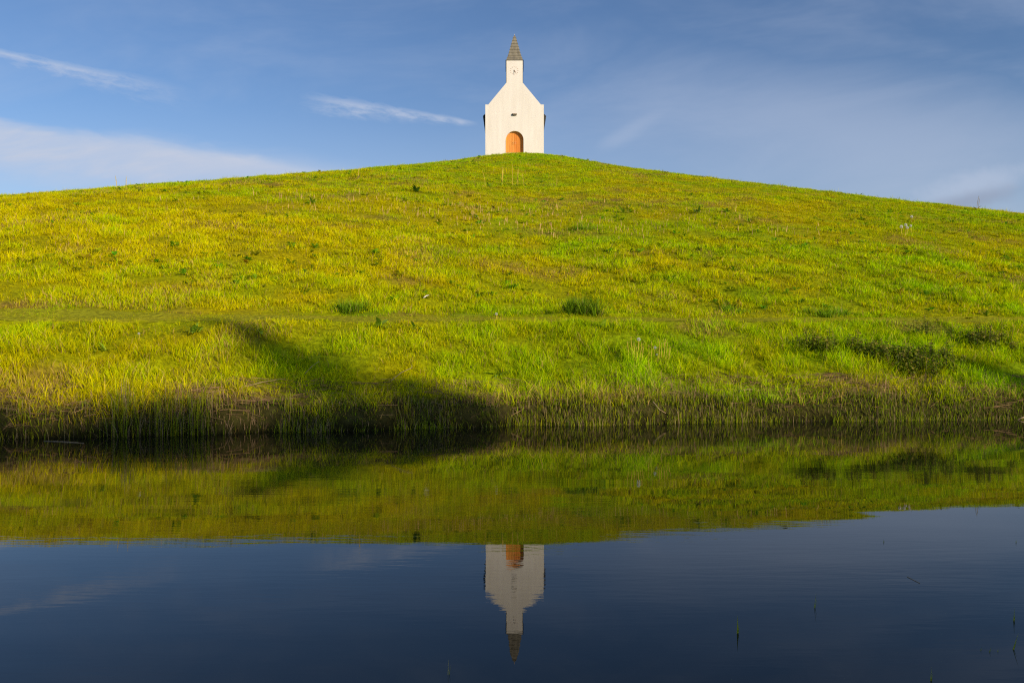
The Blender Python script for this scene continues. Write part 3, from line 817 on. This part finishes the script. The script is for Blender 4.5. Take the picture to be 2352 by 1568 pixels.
# ------------------------------------------------------------------ trees behind the photographer that throw the long shadow on the bank
SUN_AZ, SUN_EL = R(48), R(17)
S = Vector((math.sin(SUN_AZ)*math.cos(SUN_EL), -math.cos(SUN_AZ)*math.cos(SUN_EL), math.sin(SUN_EL)))
def tree(base, top, wid, nclump, label, low=1.2, cone=.6):
    t = empty('tree', base); tag(t, label, 'tree', 'trees on the near side of the canal')
    m = MB(); m.tube([(0, 0, -.2), (.05, 0, top*.4), (-.05, .05, top*.75), (0, 0, top*.95)], [.24, .18, .10, .02], 8)
    for i in range(10):
        z = top*(.25+.06*i); a = i*2.4; L = wid*.5
        m.tube([(0, 0, z), (math.cos(a)*L*.5, math.sin(a)*L*.5, z+.35), (math.cos(a)*L, math.sin(a)*L, z+.9)], [.07, .045, .012], 5)
    m.build('trunk', M['bark'], t, True)
    n = nclump*34
    q = rng.random(n)**.8; zc = low+(top-low)*q
    rad = wid*np.sin(np.pi*np.clip(.12+.88*q, 0, 1))**cone*(.55+.6*rng.random(n))
    cl = rng.integers(0, nclump, n); ca = cl*2.39996
    a = ca+rng.normal(0, .35, n); rr = rad*np.sqrt(rng.random(n))
    c = np.stack([rr*np.cos(a), rr*np.sin(a), zc], -1)
    u = rng.normal(size=(n, 3)); u /= np.linalg.norm(u, axis=1)[:, None]; v = np.cross(u, rng.normal(size=(n, 3))); v /= np.linalg.norm(v, axis=1)[:, None]
    s = (.10+.10*rng.random(n))[:, None]
    V = np.stack([c-u*s*1.5, c-v*s*.7, c+u*s*1.5, c+v*s*.7], 1)
    me = bpy.data.meshes.new('crown'); me.vertices.add(4*n); me.vertices.foreach_set('co', V.astype(np.float32).ravel())
    me.loops.add(4*n); me.loops.foreach_set('vertex_index', np.arange(4*n, dtype=np.int32))
    me.polygons.add(n); me.polygons.foreach_set('loop_start', np.arange(0, 4*n, 4, dtype=np.int32)); me.update(calc_edges=True)
    link('crown', me, M['leaf'], t)
def under_shadow(px, py, dist):
    p = at(px, py); q = p+S*(dist/math.cos(SUN_EL)); return q
def tree_for(px, py, dist, wid, nclump, label, low=1.2, cone=.6):
    q = under_shadow(px, py, dist); g = float(height(q.x, q.y))
    tree((q.x, q.y, g), q.z-g, wid, nclump, label, low, cone)
tree_for(495, 736, 62, 1.9, 52, 'slim tall tree behind the photographer, tallest of its row', cone=.75)
for i, (px, py, dist, wid, lb) in enumerate([(-160, 960, 60, 3.0, 'broad tree at the left end of the row'), (280, 958, 62, 3.2, 'second broad tree of the row from the left'),
                                   (690, 945, 60, 1.8, 'broad tree just left of the tallest one'), (890, 868, 61, 1.2, 'broad tree beside the tallest one'),
                                   (2175, 828, 60, 1.3, 'slim tree at the right end of the row'), (2640, 930, 60, 3.2, 'broad tree beyond the right end of the row')]):
    tree_for(px, py, dist, wid, int(48*wid), lb, cone=.35)

# ------------------------------------------------------------------ sky, sun, camera
w = bpy.data.worlds.new('World'); scene.world = w; w.use_nodes = True
nt = w.node_tree; nt.nodes.clear()
wo = nt.nodes.new('ShaderNodeOutputWorld'); bg = nt.nodes.new('ShaderNodeBackground')
bg.inputs['Strength'].default_value = .115
sky = nt.nodes.new('ShaderNodeTexSky'); sky.sky_type = 'NISHITA'; sky.sun_disc = False
sky.sun_elevation = SUN_EL; sky.sun_rotation = math.pi-SUN_AZ
sky.altitude = 0; sky.air_density = 1.0; sky.dust_density = .6; sky.ozone_density = 1.6
tc = nt.nodes.new('ShaderNodeTexCoord'); sx = nt.nodes.new('ShaderNodeSeparateXYZ')
nt.links.new(tc.outputs['Generated'], sx.inputs[0])
def MM(op, a, b=None, c=None, clamp=False):
    n = nt.nodes.new('ShaderNodeMath'); n.operation = op; n.use_clamp = clamp
    for i, v in enumerate((a, b, c)):
        if v is None: continue
        if isinstance(v, (int, float)): n.inputs[i].default_value = v
        else: nt.links.new(v, n.inputs[i])
    return n.outputs[0]
def SS(v, a, b):
    n = nt.nodes.new('ShaderNodeMapRange'); n.interpolation_type = 'SMOOTHSTEP'
    n.inputs['From Min'].default_value = a; n.inputs['From Max'].default_value = b
    nt.links.new(v, n.inputs['Value']); return n.outputs[0]
ys = MM('MAXIMUM', sx.outputs[1], .02)
u = MM('DIVIDE', sx.outputs[0], ys); v = MM('DIVIDE', sx.outputs[2], ys)
front = SS(sx.outputs[1], .05, .25)
cv = nt.nodes.new('ShaderNodeCombineXYZ'); nt.links.new(u, cv.inputs[0]); nt.links.new(v, cv.inputs[1])
def NZ(sxx, syy, rot, detail=4, rough=.55, seed=0.0, dist=0.0):
    mp = nt.nodes.new('ShaderNodeMapping'); mp.inputs['Rotation'].default_value = (0, 0, rot)
    mp2 = nt.nodes.new('ShaderNodeMapping'); mp2.inputs['Scale'].default_value = (sxx, syy, 1); mp2.inputs['Location'].default_value = (seed, seed, seed)
    nt.links.new(cv.outputs[0], mp.inputs['Vector']); nt.links.new(mp.outputs[0], mp2.inputs['Vector'])
    n = nt.nodes.new('ShaderNodeTexNoise'); n.inputs['Scale'].default_value = 1; n.inputs['Detail'].default_value = detail
    n.inputs['Roughness'].default_value = rough; n.inputs['Distortion'].default_value = dist
    nt.links.new(mp2.outputs[0], n.inputs['Vector']); return n.outputs['Fac']
def px2uv(x, y): return ((x-CX_)/F_, (HY_-y)/F_)
def streak(p0, p1, w0, w1, amt, below=3.0, seed=0.0, fade0=.1, fade1=.35):
    """contrail from p0 to p1, sharp upper edge, ragged lower edge"""
    (u0, v0), (u1, v1) = px2uv(*p0), px2uv(*p1)
    L = math.hypot(u1-u0, v1-v0); cx, sxn = (u1-u0)/L, (v1-v0)/L
    du = MM('SUBTRACT', u, u0); dv = MM('SUBTRACT', v, v0)
    a = MM('DIVIDE', MM('ADD', MM('MULTIPLY', du, cx), MM('MULTIPLY', dv, sxn)), L)
    b = MM('SUBTRACT', MM('MULTIPLY', dv, cx), MM('MULTIPLY', du, sxn))
    wdt = MM('MULTIPLY_ADD', a, (w1-w0)/F_, w0/F_)
    wdt = MM('MAXIMUM', wdt, 2/F_)
    nz = NZ(36, 120, -math.atan2(v1-v0, u1-u0), 5, .62, seed, .3)
    b2 = MM('ADD', b, MM('MULTIPLY', MM('SUBTRACT', nz, .5), MM('MULTIPLY', wdt, 2.2)))
    q = MM('DIVIDE', b2, wdt)
    upper = SS(q, .9, -.2)
    lower = SS(q, -below, -.2)
    lens = MM('MULTIPLY', SS(a, 0, fade0), SS(a, 1.0, 1-fade1))
    return MM('MULTIPLY', MM('MULTIPLY', MM('MULTIPLY', upper, lower), MM('MULTIPLY', lens, SS(nz, .15, .75))), amt)
def blob(cx, cy, rx, ry, rot, amt, nz, soft=1.0):
    (u0, v0) = px2uv(cx, cy); c, s_ = math.cos(rot), math.sin(rot)
    du = MM('SUBTRACT', u, u0); dv = MM('SUBTRACT', v, v0)
    a = MM('DIVIDE', MM('ADD', MM('MULTIPLY', du, c), MM('MULTIPLY', dv, s_)), rx/F_)
    b = MM('DIVIDE', MM('SUBTRACT', MM('MULTIPLY', dv, c), MM('MULTIPLY', du, s_)), ry/F_)
    r = MM('SQRT', MM('ADD', MM('MULTIPLY', a, a), MM('MULTIPLY', b, b)))
    r = MM('ADD', r, MM('MULTIPLY', MM('SUBTRACT', nz, .5), 1.1))
    return MM('MULTIPLY', SS(r, 1.0+.0, 1.0-soft), amt)
n_c = NZ(5, 26, -.15, 6, .6, 2.0, .3)       # stretched cirrus texture
n_f = NZ(22, 30, .25, 6, .6, 7.0, .2)       # lumpy texture for the small cumulus
n_w = NZ(3.2, 9, -.10, 5, .6, 5.0, .4)
n_e = NZ(9, 40, .14, 5, .6, 12.0, .3)
edge = MM('SUBTRACT', MM('MULTIPLY_ADD', u, -.150, px2uv(0, 268)[1]-.150*CX_/F_), v)      # below the upper edge of the cloud bank
edge = MM('ADD', edge, MM('MULTIPLY', MM('SUBTRACT', n_e, .5), .030))
bank = MM('MULTIPLY', MM('MULTIPLY', SS(edge, -.004, .016), SS(edge, .098, .040)), MM('MULTIPLY', SS(u, .0, -.36), MM('MULTIPLY_ADD', n_c, 1.7, -.25)))
bank = MM('MULTIPLY', bank, 1.35)
low = MM('MULTIPLY', SS(v, .32, .12), .32)                                            # whitish haze towards the horizon
masks = [
    streak((-40, 110), (520, 228), 9, 24, .60, 3.2, 1.0, .02, .6),
    streak((-60, 112), (330, 190), 5, 6, .34, 1.5, 4.0, .02, .5),
    streak((670, 216), (1105, 284), 20, 5, .72, 2.8, 9.0, .30, .12),
    bank, low,
    blob(520, 375, 620, 60, -.12, .50, n_c, 1.0),
    blob(1950, 320, 1000, 240, -.1, .38, n_w, 1.0),
    blob(2240, 425, 190, 50, .22, .42, n_f, .8),
    blob(1450, 300, 130, 30, .55, .20, n_c, 1.0),
]
tot = masks[0]
for q in masks[1:]:
    tot = MM('SUBTRACT', 1.0, MM('MULTIPLY', MM('SUBTRACT', 1.0, tot), MM('SUBTRACT', 1.0, q)))
veil = MM('MULTIPLY', SS(n_w, .35, .8), .22)                       # thin high haze everywhere
tot = MM('MAXIMUM', MM('MULTIPLY', tot, front), veil)
tint = nt.nodes.new('ShaderNodeMix'); tint.data_type = 'RGBA'; tint.blend_type = 'MULTIPLY'; tint.inputs[0].default_value = 1
nt.links.new(sky.outputs[0], tint.inputs[6]); tint.inputs[7].default_value = (.70, .838, 1.08, 1)
mix = nt.nodes.new('ShaderNodeMix'); mix.data_type = 'RGBA'
nt.links.new(tot, mix.inputs[0]); nt.links.new(tint.outputs[2], mix.inputs[6]); mix.inputs[7].default_value = (4.6, 5.15, 6.4, 1)
# bluish-grey underside of the small cumulus on the right
dk = MM('MULTIPLY', blob(2225, 462, 170, 34, .24, .62, n_f, .9), front)
mix2 = nt.nodes.new('ShaderNodeMix'); mix2.data_type = 'RGBA'
nt.links.new(dk, mix2.inputs[0]); nt.links.new(mix.outputs[2], mix2.inputs[6]); mix2.inputs[7].default_value = (2.5, 2.9, 3.9, 1)
nt.links.new(mix2.outputs[2], bg.inputs['Color']); nt.links.new(bg.outputs[0], wo.inputs['Surface'])

sl = bpy.data.lights.new('sun', 'SUN'); sl.energy = 5.0; sl.angle = R(.53); sl.color = (1.0, .83, .61)
so = bpy.data.objects.new('sun', sl); col.objects.link(so)
so.rotation_euler = S.to_track_quat('Z', 'Y').to_euler(); so.location = S*60

cam = bpy.data.cameras.new('camera'); cam.sensor_width = 36; cam.lens = F_/2352*36; cam.clip_end = 9000; cam.clip_start = .1
co = bpy.data.objects.new('camera', cam); col.objects.link(co)
co.location = (0, 0, CAMZ); co.rotation_euler = (R(90)-math.atan((784-HY_)/F_), 0, 0)
scene.camera = co

scene.render.engine = 'CYCLES'
scene.cycles.max_bounces = 6; scene.cycles.diffuse_bounces = 3; scene.cycles.glossy_bounces = 3; scene.cycles.transmission_bounces = 3
scene.cycles.use_denoising = False
scene.cycles.filter_width = 1.2
scene.view_settings.view_transform = 'Standard'; scene.view_settings.look = 'None'
scene.view_settings.exposure = 0; scene.view_settings.gamma = 1
